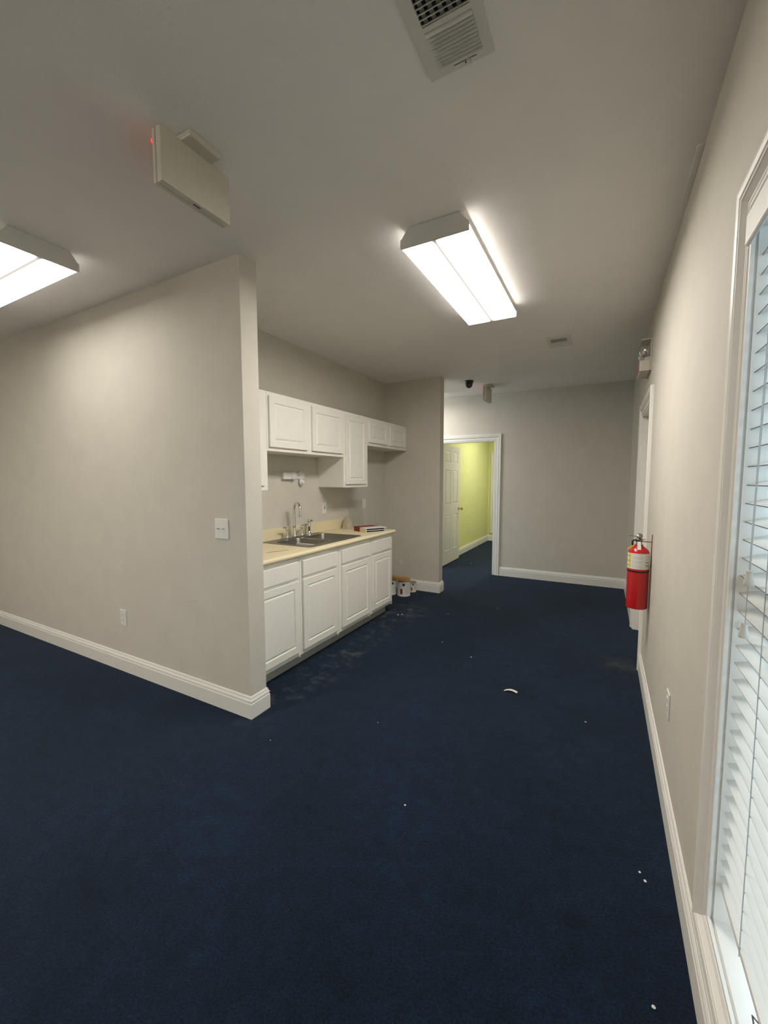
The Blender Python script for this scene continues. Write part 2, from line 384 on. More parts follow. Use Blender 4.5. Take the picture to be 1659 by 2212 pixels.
def six_panel(name, o, U, N, w, h):
    cs = []
    e = .125*w/.9; mid = .055
    for a, b in ((e, w/2-mid), (w/2+mid, w-e)):
        cs += [(a, b, .235, .835), (a, b, 1.025, 1.60), (a, b, 1.735, 1.915)]
    bm, ps = panel_leaf(o, U, N, w, h, .035, cs, .008)
    d = struct(name, bm, 'trim')
    for p in ps: obj('panel', p, 'trim', d)
    return d
L1 = .885
d = six_panel('door_1', (-2.372, YW+WT+.006, .015), (0,1,0), (1,0,0), L1, 2.01)
bm = bmesh.new(); ky = YW+WT+.006+L1-.065
lathe(bm, [(.030,0),(.030,.006),(.012,.010),(.011,.035),(.020,.042),(.027,.055),(.026,.068),(.016,.076),(0,.077)], V(-2.337, ky, .93), V(1,0,0), 20)
obj('door_knob', bm, 'brass', d, True)
bm = bmesh.new()
lathe(bm, [(.030,0),(.030,.006),(.012,.010),(.011,.035),(.020,.042),(.027,.055),(.026,.068),(.016,.076),(0,.077)], V(-2.372, ky, .93), V(-1,0,0), 20)
obj('door_knob', bm, 'brass', d, True)
for z in (.2, 1.0, 1.83):
    bm = bmesh.new(); lathe(bm, [(.007,0),(.007,.09)], V(-2.346, YW+WT+.004, z), n=10); box(bm, -2.3725, -2.346, YW+WT-.028, YW+WT+.004, z, z+.09)
    obj('hinge', bm, 'brass', d)

# ------------------------------------------------------------------ doorway in the right wall
d2 = empty('trim_2', (XR, D2Y0, 0), kind='structure')
casing([(XR, D2Y0, 0), (XR, D2Y0, D2Z), (XR, D2Y1, D2Z), (XR, D2Y1, 0)], (-1,0,0), -1, 'casing', d2)
bm = bmesh.new()
for a, b in ((D2Y0, D2Y0+J), (D2Y1-J, D2Y1)): box(bm, XR-.001, T, a, b, .0, D2Z)
box(bm, XR-.001, T, D2Y0+J, D2Y1-J, D2Z-J, D2Z)
box(bm, XR+.055, XR+.08, D2Y1-J-.012, D2Y1-J, 0, D2Z-J); box(bm, XR+.055, XR+.08, D2Y0+J, D2Y0+J+.012, 0, D2Z-J)
obj('jamb', bm, 'trim', d2)
six_panel('door_2', (XR+.118, D2Y1-J-.002, .012), (0,-1,0), (-1,0,0), D2Y1-D2Y0-2*J-.004, D2Z-J-.014)

# ------------------------------------------------------------------ window and blind
w1 = empty('window_1', (XR, (WY0+WY1)/2, WZ0), kind='structure')
casing([(XR, WY0, WZ0), (XR, WY0, WZ1), (XR, WY1, WZ1), (XR, WY1, WZ0)], (-1,0,0), -1, 'casing', w1, True, .80)
bm = bmesh.new(); q = .007    # jamb liner in two steps
def liner(bm, x0, x1, k, t=.012):
    box(bm, x0, x1, WY0-k, WY0-k+t, WZ0-k, WZ1+k); box(bm, x0, x1, WY1+k-t, WY1+k, WZ0-k, WZ1+k)
    box(bm, x0, x1, WY0-k+t, WY1+k-t, WZ0-k, WZ0-k+t); box(bm, x0, x1, WY0-k+t, WY1+k-t, WZ1+k-t, WZ1+k)
liner(bm, XR-.0055, XR+.0025, -.0005, .010); liner(bm, XR+.0025, XR+.0085, -.0005, .0035); liner(bm, XR+.0085, XR+.10, -.0005, .0095)
obj('jamb', bm, 'trim', w1)
bm = bmesh.new(); xs0, xs1 = XR+.088, XR+.118
def rect_frame(bm, x0, x1, y0, y1, z0, z1, t):
    box(bm, x0, x1, y0, y0+t, z0, z1); box(bm, x0, x1, y1-t, y1, z0, z1); box(bm, x0, x1, y0+t, y1-t, z0, z0+t); box(bm, x0, x1, y0+t, y1-t, z1-t, z1)
zm = (WZ0+WZ1)/2
rect_frame(bm, xs0, xs1, WY0+.004, WY1-.004, WZ0+.004, zm+.02, .04); obj('sash', bm, 'trim', w1)
bm = bmesh.new(); rect_frame(bm, xs0+.004, xs1+.01, WY0+.004, WY1-.004, zm+.02, WZ1-.004, .04); obj('sash', bm, 'trim', w1)
obj('pane', B(XR+.101, XR+.105, WY0+.044, WY1-.044, WZ0+.044, zm-.02), 'glass', w1)
obj('pane', B(XR+.106, XR+.110, WY0+.044, WY1-.044, zm+.06, WZ1-.044), 'glass', w1)
struct('ground_outside', B(XR+.2, 14, -14, 14, -.6, -.45), 'ground')

bl = empty('window_blind', (XR+.02, (WY0+WY1)/2, .35), 'white horizontal slat blind drawn down over the tall right-hand window', 'blind')
XB = .3265; y0, y1 = WY0+.008, WY1-.008
obj('valance', B(XR-.019, XR-.009, WY0+.003, WY1-.020, 1.997, 2.067, bev=.003), 'trim', bl)
obj('headrail', B(XR-.009, XR+.045, WY0+.012, WY1-.012, 2.040, 2.083), 'trim', bl)
# slat cross-section, slightly crowned; closed with the room-side edge down
prof = []; wS, tS = .050, .0023; ANG = math.radians(15)
for i in range(7): s = (i/6-.5)*wS; prof.append((s, .0006*(1-(2*s/wS)**2)+tS/2))
for i in range(6, -1, -1): s = (i/6-.5)*wS; prof.append((s, .0006*(1-(2*s/wS)**2)-tS/2))
bm = bmesh.new()
# s = +w/2 is the lower, room-side edge
prism(bm, [V(-(s*math.cos(ANG)) - c*math.sin(ANG), y0, -s*math.sin(ANG) + c*math.cos(ANG)) for s, c in prof], V(0, y1-y0, 0))
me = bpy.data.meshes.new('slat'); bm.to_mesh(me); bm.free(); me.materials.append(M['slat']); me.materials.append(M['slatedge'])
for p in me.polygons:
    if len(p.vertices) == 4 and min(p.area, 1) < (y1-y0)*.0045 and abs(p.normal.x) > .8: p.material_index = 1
for p in me.polygons: p.use_smooth = len(p.vertices) == 4
me.set_sharp_from_angle(angle=math.radians(40))
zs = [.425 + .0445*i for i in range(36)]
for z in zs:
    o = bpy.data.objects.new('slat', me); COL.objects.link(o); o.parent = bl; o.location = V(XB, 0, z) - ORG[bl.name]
obj('bottom_rail', B(XB-.022, XB+.026, y0, y1, .385, .401, bev=.004, seg=2), 'plastic', bl)
for yy in (1.105, WY0+.18):
    bm = bmesh.new(); fx = XB-.0262
    tube(bm, [(fx, yy, .397), (fx, yy, 2.05)], .0011, 6); tube(bm, [(XB+.0262, yy, .397), (XB+.0262, yy, 2.05)], .0011, 6)
    for z in zs: tube(bm, [(fx, yy, z-.0085), (XB+.024, yy+.0, z+.0045)], .0010, 5)
    obj('ladder_cord', bm, 'cord', bl)
for yy, zt in ((1.172, 1.220), (1.183, 1.098)):
    bm = bmesh.new(); tube(bm, [(XR+.006, yy-.02, 2.05), (XR+.004, yy, zt+.03)], .0009, 6); obj('lift_cord', bm, 'cord', bl)
    bm = bmesh.new(); lathe(bm, [(.003,.034),(.0062,.033),(.0060,.027),(.0066,.020),(.0090,.010),(.0102,.003),(.0095,0),(0,-.001)], V(XR+.003, yy, zt), n=16); obj('tassel', bm, 'tasselmat', bl, True)
bm = bmesh.new(); tube(bm, [(XB-.018, .985, .388), (XB-.020, 1.00, .375), (XB-.022, 1.02, .362), (XB-.022, 1.008, .354), (XB-.019, .985, .356), (XB-.014, .965, .372), (XB-.012, .955, .386)], .0016, 6)
obj('cord_loop', bm, 'wire', bl)

# ------------------------------------------------------------------ kitchen base cabinets
XB0 = XK + .0; XFB = -2.020     # carcass front
def cab_door(parent, y0, y1, z0, z1, x, name='door', fr=.052):
    bm, ps = panel_leaf((x, y0, z0), (0,1,0), (1,0,0), y1-y0, z1-z0, .018, [(fr, y1-y0-fr, fr, z1-z0-fr)], .008)
    dd = obj(name, bm, 'cab', parent)
    bv = dd.modifiers.new('bevel', 'BEVEL'); bv.width = .003; bv.segments = 2; bv.limit_method = 'ANGLE'; bv.angle_limit = math.radians(60)
    for p in ps: obj('panel', p, 'cab', dd)
    return dd
units = [(1.874, 2.392, 1.905, 2.366, 'white base cabinet beside the partition wall, partly hidden by it'),
         (2.392, 2.905, 2.415, 2.869, 'white base cabinet under the near sink bowl, second from the partition'),
         (2.905, 3.450, 2.946, 3.424, 'white base cabinet under the far end of the sink, third from the partition'),
         (3.450, 3.924, 3.482, 3.884, 'narrow white base cabinet at the far end beside the paint cans')]
for a, b, da, db, lab in units:
    c = empty('base_cabinet', (XK+.3, (a+b)/2, 0), lab, 'cabinet', 'base cabinets under the cream counter')
    bm = bmesh.new(); box(bm, XK+.001, XFB-.018, a+.0005, a+.016, .108, .876); box(bm, XK+.001, XFB-.018, b-.0165, b-.0005, .108, .876)
    box(bm, XK+.001, XFB-.018, a+.016, b-.0165, .108, .124); box(bm, XK+.001, XK+.008, a+.016, b-.0165, .124, .876); box(bm, XFB-.03, XFB-.018, a+.016, b-.0165, .124, .876)
    obj('body', bm, 'cab', c)
    bm = bmesh.new(); box(bm, XFB-.018, XFB, a+.0008, b-.0008, .108, .876, bev=.0008); box(bm, XFB-.03, XFB-.001, b-.018, b-.002, .094, .109); obj('face_frame', bm, 'cab', c)
    obj('toe_kick', B(XK+.001, -2.098, a, b-(.012 if b > 3.9 else 0), .0, .1075), 'toe', c)
    dr = obj('drawer_front', B(XFB+.001, XFB+.018, da, db, .720, .843, bev=.004, seg=2), 'cab', c)
    cab_door(c, da, db, .145, .698, XFB+.001)

# countertop with sink cut-out
CZ0, CZ1 = .877, .915; CX1 = -1.985; CY0, CY1 = YB+.0005, 3.949
SX0, SX1, SY0, SY1 = -2.592, -2.050, 2.572, 3.352
ct = empty('countertop', (XK+.3, 2.9, CZ0), 'cream laminate countertop with rolled front edge and low backsplash', 'countertop')
bm = bmesh.new(); ix0, ix1, iy0, iy1 = SX0+.02, SX1-.02, SY0+.02, SY1-.02
box(bm, XK, ix0, CY0, CY1, CZ0, CZ1); box(bm, ix0, ix1, CY0, iy0, CZ0, CZ1); box(bm, ix0, ix1, iy1, CY1, CZ0, CZ1)
xf = CX1-.019
box(bm, ix1, xf, CY0, CY1, CZ0, CZ1)
pr = [V(xf, CY0, CZ1)] + [V(xf + .019*math.sin(a), CY0, (CZ0+CZ1)/2 + .019*math.cos(a)) for a in [math.pi*i/10 for i in range(1, 10)]] + [V(xf, CY0, CZ0)]
prism(bm, pr, V(0, CY1-CY0, 0))
obj('worktop', bm, 'counter', ct, True)
bm = bmesh.new(); box(bm, XK, XK+.019, CY0, CY1, CZ1, 1.018, bev=.004, seg=2); obj('backsplash', bm, 'counter', ct)

# sink
sk = empty('kitchen_sink', (-2.3, 2.96, CZ1), 'stainless steel double bowl sink set into the cream countertop', 'sink')
def rrect(x0, x1, y0, y1, r, n=5):
    p = []
    for cx, cy, a0 in ((x1-r, y1-r, 0), (x0+r, y1-r, 90), (x0+r, y0+r, 180), (x1-r, y0+r, 270)):
        for i in range(n+1): a = math.radians(a0 + 90*i/n); p.append((cx+r*math.cos(a), cy+r*math.sin(a)))
    return p
bowls = [(-2.480, -2.110, 2.612, 2.935), (-2.480, -2.110, 2.985, 3.300)]
bm = bmesh.new()
o_ = [bm.verts.new((x, y, CZ1+.0035)) for x, y in rrect(SX0, SX1, SY0, SY1, .03)]
o2 = [bm.verts.new((x, y, CZ1)) for x, y in rrect(SX0-.003, SX1+.003, SY0-.003, SY1+.003, .032)]
for i in range(len(o_)): bm.faces.new((o_[i], o2[i], o2[(i+1) % len(o_)], o_[(i+1) % len(o_)]))
edges = [bm.edges.get((o_[i], o_[(i+1) % len(o_)])) for i in range(len(o_))]
for x0, x1, ya, yb in bowls:
    h_ = [bm.verts.new((x, y, CZ1+.0035)) for x, y in rrect(x0, x1, ya, yb, .05)]
    edges += [bm.edges.new((h_[i], h_[(i+1) % len(h_)])) for i in range(len(h_))]
bmesh.ops.triangle_fill(bm, use_beauty=True, use_dissolve=False, edges=edges)
obj('rim', bm, 'steel', sk)
for x0, x1, ya, yb in bowls:
    bm = bmesh.new(); prev = None
    for ins, z in ((0, CZ1+.0034), (.004, CZ1-.004), (.008, CZ1-.14), (.020, CZ1-.165), (.05, CZ1-.175)):
        ring = [bm.verts.new((x, y, z)) for x, y in rrect(x0+ins, x1-ins, ya+ins, yb-ins, max(.05-ins*.4, .02))]
        if prev:
            for i in range(len(ring)): bm.faces.new((prev[i], prev[(i+1) % len(ring)], ring[(i+1) % len(ring)], ring[i]))
        prev = ring
    bm.faces.new(prev)
    bo = obj('bowl', bm, 'steel', sk, True)
    bm = bmesh.new(); lathe(bm, [(.045,0),(.045,.004),(.035,.003),(.012,.002),(0,.002)], V((x0+x1)/2, (ya+yb)/2, CZ1-.1748), n=24); obj('drain', bm, 'chrome', bo, True)

# faucet (deck plate, bell base, gooseneck, two lever handles) and side spray
FX = -2.538; Z0 = CZ1+.0036
fc = empty('faucet', (FX, 2.94, Z0), 'chrome gooseneck faucet with two lever handles behind the sink', 'faucet')
bm = bmesh.new(); pts = [(x, y, Z0) for x, y in rrect(FX-.028, FX+.028, 2.80, 3.08, .027, 6)]; prism(bm, pts, V(0,0,.012)); obj('deck_plate', bm, 'chrome', fc, True)
bm = bmesh.new(); lathe(bm, [(.027,.012),(.027,.02),(.022,.035),(.017,.06),(.0135,.085),(.0135,.094),(.019,.099),(.0195,.104),(.0135,.109),(.0125,.118),(0,.118)], V(FX, 2.94, Z0), n=24); obj('spout_base', bm, 'chrome', fc, True)
ca, sa = math.cos(math.radians(-27)), math.sin(math.radians(-27)); D = V(ca, sa, 0); R_ = .072
pts = [V(FX, 2.94, Z0+.115), V(FX, 2.94, Z0+.17), V(FX, 2.94, Z0+.22), V(FX, 2.94, Z0+.255)]
for i in range(1, 15):
    a = math.pi - math.radians(165)*i/14; pts.append(V(FX, 2.94, Z0+.255) + D*(R_ + R_*math.cos(a)) + V(0,0,R_*math.sin(a)))
e_ = pts[-1] + V(0,0,-.035) + D*-.002; pts.append(e_)
bm = bmesh.new(); tube(bm, pts, [.012]*len(pts), 16)
sp = obj('spout', bm, 'chrome', fc, True)
bm = bmesh.new(); lathe(bm, [(.0125,.018),(.012,.006),(.014,-.012),(.0205,-.030),(.021,-.036),(.015,-.037),(0,-.036)], e_, n=20); obj('spray_tip', bm, 'chrome', sp, True)
for yy, s in ((2.835, -1), (3.045, 1)):
    h_ = empty('faucet_handle_group', (FX, yy, Z0)) if False else None
    bm = bmesh.new(); lathe(bm, [(.026,.012),(.025,.022),(.018,.042),(.012,.064),(.010,.074),(.014,.079),(.014,.085),(.009,.090),(.008,.098),(.010,.102),(.006,.108),(0,.109)], V(FX, yy, Z0), n=20)
    hb = obj('handle_base', bm, 'chrome', fc, True)
    bm = bmesh.new(); k = V(.25, s, 0).normalized()
    tube(bm, [V(FX, yy, Z0+.101), V(FX, yy, Z0+.101)+k*.018+V(0,0,.004), V(FX, yy, Z0+.108)+k*.034, V(FX, yy, Z0+.110)+k*.052, V(FX, yy, Z0+.109)+k*.062], [.005, .0055, .0085, .0105, .007], 12)
    obj('lever', bm, 'chrome', hb, True)
spy = empty('side_spray', (FX, 3.156, Z0), 'chrome side spray standing upright just past the faucet', 'spray')
bm = bmesh.new(); lathe(bm, [(.026,0),(.025,.008),(.020,.028),(.014,.038),(0,.038)], V(FX, 3.156, Z0), n=20); obj('holder', bm, 'chrome', spy, True)
bm = bmesh.new(); lathe(bm, [(.011,.036),(.013,.05),(.0165,.08),(.0165,.105),(.012,.122),(.016,.128),(.019,.140),(.015,.152),(0,.156)], V(FX, 3.156, Z0), n=20)
tube(bm, [V(FX, 3.156, Z0+.140), V(FX+.022, 3.166, Z0+.143), V(FX+.034, 3.172, Z0+.146)], [.012, .010, .009], 12)
obj('spray_head', bm, 'chrome', spy, True)

# upper cabinets
XU = -2.302
def upper(a, b, z0, doors, lab):
    c = empty('upper_cabinet', (XK+.15, (a+b)/2, z0), lab, 'cabinet', 'white wall cabinets above the sink')
    bm = bmesh.new(); box(bm, XK+.001, XU-.018, a, b, z0, 2.132); bo = obj('body', bm, 'cab', c)
    obj('face_frame', B(XU-.018, XU, a+.0008, b-.0008, z0-.002, 2.133, bev=.0008), 'cab', c)
    for da, db, dz0, dz1 in doors: cab_door(c, da, db, dz0, dz1, XU+.001)
upper(YB+.002, 2.372, 1.378, [(1.89, 2.330, 1.412, 2.103)], 'tall white wall cabinet mostly hidden behind the partition wall end')
upper(2.372, 3.418, 1.682, [(2.389, 2.848, 1.710, 2.103), (2.914, 3.388, 1.710, 2.103)], 'double-door white wall cabinet directly above the sink and towel holder')
upper(3.418, 3.888, 1.380, [(3.446, 3.836, 1.410, 2.103)], 'tall narrow white wall cabinet hanging lower than the ones on either side')
upper(3.888, YF-.002, 1.831, [(3.909, 4.330, 1.863, 2.100), (4.402, 4.838, 1.863, 2.100)], 'short double-door white wall cabinet in the far corner above the gap')

# ------------------------------------------------------------------ wall plates
def plate(name, c, U, N, w, h, label, cat, kind, group=None):
    """outlet or switch plate centred at c on a wall; U along the wall, N out of the wall"""
    c = Vector(c); U = Vector(U); N = Vector(N); Z = V(0,0,1)
    def pb(u0, u1, v0, v1, n0, n1, bev=0):
        bm = bmesh.new(); box(bm, u0, u1, v0, v1, n0, n1, bev=bev)
        for v in bm.verts: v.co = c + U*v.co.x + Z*v.co.y + N*v.co.z
        return bm
    t = empty(name, c, label, cat, group)
    obj('cover_plate', pb(-w/2, w/2, -h/2, h/2, .0002, .006, .0022), 'plastic', t)
    def screw(u, v):
        bm = bmesh.new(); lathe(bm, [(.003,0),(.0025,.0012),(0,.0012)], c + U*u + Z*v + N*.006, N, 10); obj('screw', bm, 'dimplastic', t)
    if kind == 'duplex':
        for v in (.0195, -.0195):
            r = obj('receptacle', pb(-.0165, .0165, v-.014, v+.014, .005, .0072, .0015), 'plastic', t)
            bm = pb(-.0075, -.0055, v-.001, v+.007, .0065, .0074); b2 = pb(.0055, .0075, v-.001, v+.007, .0065, .0074)
            for f in (bm, b2): obj('slot', f, 'slot', r)
            bm = bmesh.new(); lathe(bm, [(.0026,0),(.0026,.0003)], c + Z*(v-.008) + N*.0072, N, 8); obj('slot', bm, 'slot', r)
        screw(0, 0)
    elif kind == 'decora':
        r = obj('receptacle', pb(-.0165, .0165, -.033, .033, .005, .0072, .001), 'plastic', t)
        for v in (.02, -.02):
            for u in (-.0065, .0065): obj('slot', pb(u-.001, u+.001, v-.004, v+.004, .0065, .0074), 'slot', r)
        for v in (.005, -.005): obj('button', pb(-.009, .009, v-.0035, v+.0035, .0065, .0085), 'slot', r)
    elif kind == 'rocker':
        r = obj('rocker', pb(-.0165, .0165, -.033, .033, .005, .009, .001), 'plastic', t)
    elif kind == 'toggle2':
        for u in (-.023, .023):
            bm = bmesh.new(); a = c + U*u + N*.006
            tube(bm, [a, a + N*.008 + Z*.003, a + N*.018 + Z*.0075], [.0045, .0045, .0038], 8); obj('toggle', bm, 'plastic', t)
            screw(u, .030); screw(u, -.030)
    return t
plate('light_switch', (-2.065, YA, 1.156), (1,0,0), (0,-1,0), .120, .124, 'white double toggle light switch on the partition wall near its end', 'switch', 'toggle2')
plate('power_outlet', (-3.174, YA, .418), (1,0,0), (0,-1,0), .075, .12, 'white duplex outlet low on the big left partition wall', 'outlet', 'duplex', 'wall outlets')
plate('power_outlet', (XR, 2.150, .452), (0,-1,0), (-1,0,0), .075, .12, 'white duplex outlet low on the right wall beside the window', 'outlet', 'duplex', 'wall outlets')
plate('power_outlet', (XK, 3.512, 1.160), (0,1,0), (1,0,0), .075, .12, 'white outlet with dark test buttons above the backsplash', 'outlet', 'decora', 'wall outlets')
plate('light_switch', (XK, 4.332, 1.163), (0,1,0), (1,0,0), .075, .12, 'white rocker switch plate on kitchen wall behind the clear sheet', 'switch', 'rocker')
plate('power_outlet', (-2.44, 8.27, .43), (0,1,0), (1,0,0), .075, .12, 'pale outlet low on the yellow office wall through the doorway', 'outlet', 'duplex', 'wall outlets')

# ------------------------------------------------------------------ paper towel holder
th = empty('paper_towel_holder', (XK, 3.03, 1.49), 'white plastic paper towel holder with folded arms on the wall above the sink', 'towel holder')
obj('back_plate', B(XK, XK+.012, 2.868, 3.190, 1.463, 1.524, bev=.003), 'plastic', th)
bm = bmesh.new(); pl = [V(XK+.0122, 2.866, 1.462)] + [V(XK+.0122, 3.0+.032*math.cos(t_), 1.494+.032*math.sin(t_)) for t_ in [math.radians(-90+15*i) for i in range(13)]] + [V(XK+.0122, 2.866, 1.526)]
prism(bm, pl, V(.022, 0, 0)); obj('arm', bm, 'plastic', th, True)
bm = bmesh.new(); lathe(bm, [(.036,0),(.036,.006),(.033,.008),(0,.008)], V(XK+.0344, 3.0, 1.494), V(1,0,0), 28); obj('arm_hub', bm, 'plastic', th, True)
bm = bmesh.new(); lathe(bm, [(.030,0),(.030,.014),(.026,.018),(.018,.018),(.018,.027),(.015,.030),(0,.030)], V(XK+.014, 3.13, 1.432), V(1,0,0), 24); box(bm, XK+.003, XK+.012, 3.112, 3.148, 1.425, 1.468); obj('arm', bm, 'plastic', th, True)
bm = bmesh.new(); lathe(bm, [(.004,0),(.004,.0005)], V(XK+.012, 3.105, 1.496), V(1,0,0), 10); obj('screw_hole', bm, 'slot', th)
obj('clip', B(XK+.004, XK+.012, 3.115, 3.14, 1.524, 1.536), 'plastic', th)

# ------------------------------------------------------------------ things on the counter
# two-slot white tray and the red binder behind it
A0, A1, A2 = V(-2.118, 3.545, CZ1), V(-2.000, 3.760, CZ1), V(-2.231, 3.605, CZ1)
U_ = (A1-A0).normalized(); W_ = V(-U_.y, U_.x, 0)
if W_.dot(A2-A0) < 0: W_ = -W_
LT = .24; WTt = .125; HT = .046
def ob(u0, u1, w0, w1, z0, z1, bev=0):
    bm = bmesh.new(); box(bm, u0, u1, w0, w1, z0, z1, bev=bev)
    for v in bm.verts: v.co = A0 + U_*v.co.x + W_*v.co.y + V(0,0,v.co.z)
    return bm
tr = empty('slotted_tray', A0+U_*LT/2+W_*WTt/2, 'white tray with two dark open slots on the far end of the counter', 'tray')
bm = bmesh.new()
for args in ((0, LT, .0, WTt, .0005, .0045), (0, LT, 0, WTt, .021, .025), (0, .004, 0, WTt, .0045, .042), (LT-.016, LT-.012, 0, WTt, .0045, .042), (.004, LT-.016, WTt-.004, WTt, .0045, .042)):
    b2 = ob(*args); tmp = bpy.data.meshes.new('t'); b2.to_mesh(tmp); b2.free(); bm.from_mesh(tmp); bpy.data.meshes.remove(tmp)
obj('shell', bm, 'paper', tr)
obj('lid', ob(-.003, LT+.006, -.004, WTt, .042, .0465), 'paper', tr)
obj('end_panel', ob(-.0045, -.0005, -.001, WTt, .0008, .0415), 'counter', tr)
obj('lining', ob(.006, LT-.018, .018, .022, .0048, .0208), 'slot', tr); obj('lining', ob(.006, LT-.018, .018, .022, .0252, .0415), 'slot', tr)
rb = empty('red_binder', A0+U_*.12+W_*.2, 'dark red binder lying flat behind the white slotted tray', 'binder')
obj('cover', ob(-.006, .215, WTt+.001, WTt+.115, .0015, .005), 'darkred', rb); obj('cover', ob(-.006, .215, WTt+.001, WTt+.115, .045, .0485), 'darkred', rb)
obj('spine', ob(-.010, -.006, WTt+.001, WTt+.115, .0015, .0485), 'darkred', rb); obj('pages', ob(-.004, .205, WTt+.004, WTt+.110, .0055, .0445), 'paper', rb)
# clear sheet standing in the gap, leaning on the wall
def sheet(a, b, c_, d_, t):
    bm = bmesh.new(); n = (b-a).cross(d_-a).normalized()*t; prism(bm, [a, b, c_, d_], n); return bm
cs = obj('clear_sheet', sheet(V(-2.520, 3.960, .001), V(-2.520, 4.312, .001), V(-2.610, 4.275, 1.208), V(-2.610, 3.955, 1.212), .003), 'acrylic')
tag(cs, 'thin clear acrylic sheet leaning on the wall just past the counter end', 'acrylic sheet')
# crumpled wrap
bm = bmesh.new(); rows = []
for j in range(7):
    t_ = j/6; row = []
    for i in range(22):
        a = 2*math.pi*i/22; k = 1 + .22*math.sin(3*a+j*1.3) + random.uniform(-.16, .16)
        row.append(bm.verts.new((-2.50-.05*t_ + .050*(1-.72*t_)*k*math.cos(a), 3.80+.03*t_ + .085*(1-.70*t_)*k*math.sin(a), CZ1+.0006 + .125*t_ + (random.uniform(-.008, .008) if j else 0))))
    rows.append(row)
for a_, b_ in zip(rows, rows[1:]):
    for i in range(22): bm.faces.new((a_[i], a_[(i+1) % 22], b_[(i+1) % 22], b_[i]))
bm.faces.new(rows[0]); bm.faces.new(rows[-1])
wr = obj('crumpled_wrap', bm, mat('cloudy_wrap', (.72, .64, .48), .4, bump=.6, bscale=60, trans=.45))
tag(wr, 'crumpled cloudy plastic wrap at the back of the counter beside the binder', 'plastic wrap')
bm = bmesh.new(); tube(bm, [(-2.20, 2.24, CZ1+.0022), (-2.155, 2.32, CZ1+.0022), (-2.13, 2.40, CZ1+.0022)], .0018, 6)
tag(obj('brown_twig', bm, 'tan'), 'thin reddish brown sliver lying on the counter near the partition', 'splinter')

# ------------------------------------------------------------------ paint cans
def can(name, c, r, h, label, turn, group='paint cans beside the base cabinets'):
    t = empty(name, (c[0], c[1], 0), label, 'paint can', group); o = V(c[0], c[1], 0)
    bm = bmesh.new(); lathe(bm, [(0,.001),(r-.003,.001),(r,.003),(r,.006),(r-.001,.008),(r-.001,h-.008),(r,h-.006),(r,h),(r-.004,h),(r-.010,h-.004),(0,h-.004)], o, n=36)
    b = obj('body', bm, 'paper', t, True)
    bm = bmesh.new(); lathe(bm, [(r+.0006,h-.007),(r+.0012,h-.003),(r+.0006,h+.0005),(r-.006,h+.0012),(r-.011,h-.003),(0,h-.003)], o, n=36, cap=False); obj('lid', bm, 'tin', t, True)
    def patch(nm, a0, a1, z0, z1, m, n=8):
        bm = bmesh.new(); rr = r+.0004
        for i in range(n):
            p = []
            for a, z in ((a0+(a1-a0)*i/n, z0), (a0+(a1-a0)*(i+1)/n, z0), (a0+(a1-a0)*(i+1)/n, z1), (a0+(a1-a0)*i/n, z1)):
                an = math.radians(a+turn); p.append(bm.verts.new((o.x+rr*math.cos(an), o.y+rr*math.sin(an), z)))
            bm.faces.new(p)
        bmesh.ops.remove_doubles(bm, verts=bm.verts[:], dist=1e-5); obj(nm, bm, m, t)
    patch('label_block', -34, -14, h*.17, h*.52, 'darkred'); patch('label_line', 9, 10.5, h*.15, h*.5, 'greyprint', 2)
    for k in range(5): patch('label_text', 14, 44-6*(k % 2), h*(.2+.07*k), h*(.215+.07*k), 'greyprint')
    an0 = math.radians(turn-4); bm = bmesh.new(); n_ = 14; zc, rr = h*.79, r*.20
    vs_ = []
    for i in range(n_):
        a = 2*math.pi*i/n_; an = an0 + rr*math.cos(a)/r; vs_.append(bm.verts.new((o.x+(r+.0006)*math.cos(an), o.y+(r+.0006)*math.sin(an), zc+rr*math.sin(a))))
    bm.faces.new(vs_); obj('label_dot', bm, 'blackprint', t)
    bm = bmesh.new(); ha = math.radians(turn+78)
    lathe(bm, [(.008,0),(.008,.004),(0,.005)], V(o.x+r*math.cos(ha), o.y+r*math.sin(ha), h*.72), V(math.cos(ha), math.sin(ha), 0), 12); obj('handle_ear', bm, 'tin', t)
    return t
can('paint_can', (-2.192, 4.585), .083, .192, 'white gallon paint can in front, with black dot and red block on label', -62)
can('paint_can', (-2.375, 4.565), .083, .192, 'white gallon paint can half hidden behind the last base cabinet', -38)
can('paint_can', (-2.168, 4.79), .052, .128, 'small quart paint can against the baseboard, right of the gallon cans', -50)
def plank(o, U, l, w, t, z):
    U = Vector(U).normalized(); Wv = V(-U.y, U.x, 0); o = Vector(o); pts = [o - Wv*w/2]
    for i in range(9): a = -math.pi/2 + math.pi*i/8; pts.append(o + U*(l-w/2) + U*(w/2*math.cos(a)) + Wv*(w/2*math.sin(a)))
    pts.append(o + Wv*w/2); bm = bmesh.new(); prism(bm, [V(p.x, p.y, z) for p in pts], V(0,0,t)); return bm
tag(obj('wooden_board', plank((-2.46, 4.60, 0), (1, -.10, 0), .36, .085, .020, .1938), 'tan'), 'lower of two tan wooden boards lying across the paint cans', 'board', 'boards on the paint cans')
tag(obj('wooden_board', plank((-2.47, 4.585, 0), (1, -.05, 0), .365, .085, .019, .2140), 'tan'), 'upper of two tan wooden boards lying across the paint cans', 'board', 'boards on the paint cans')

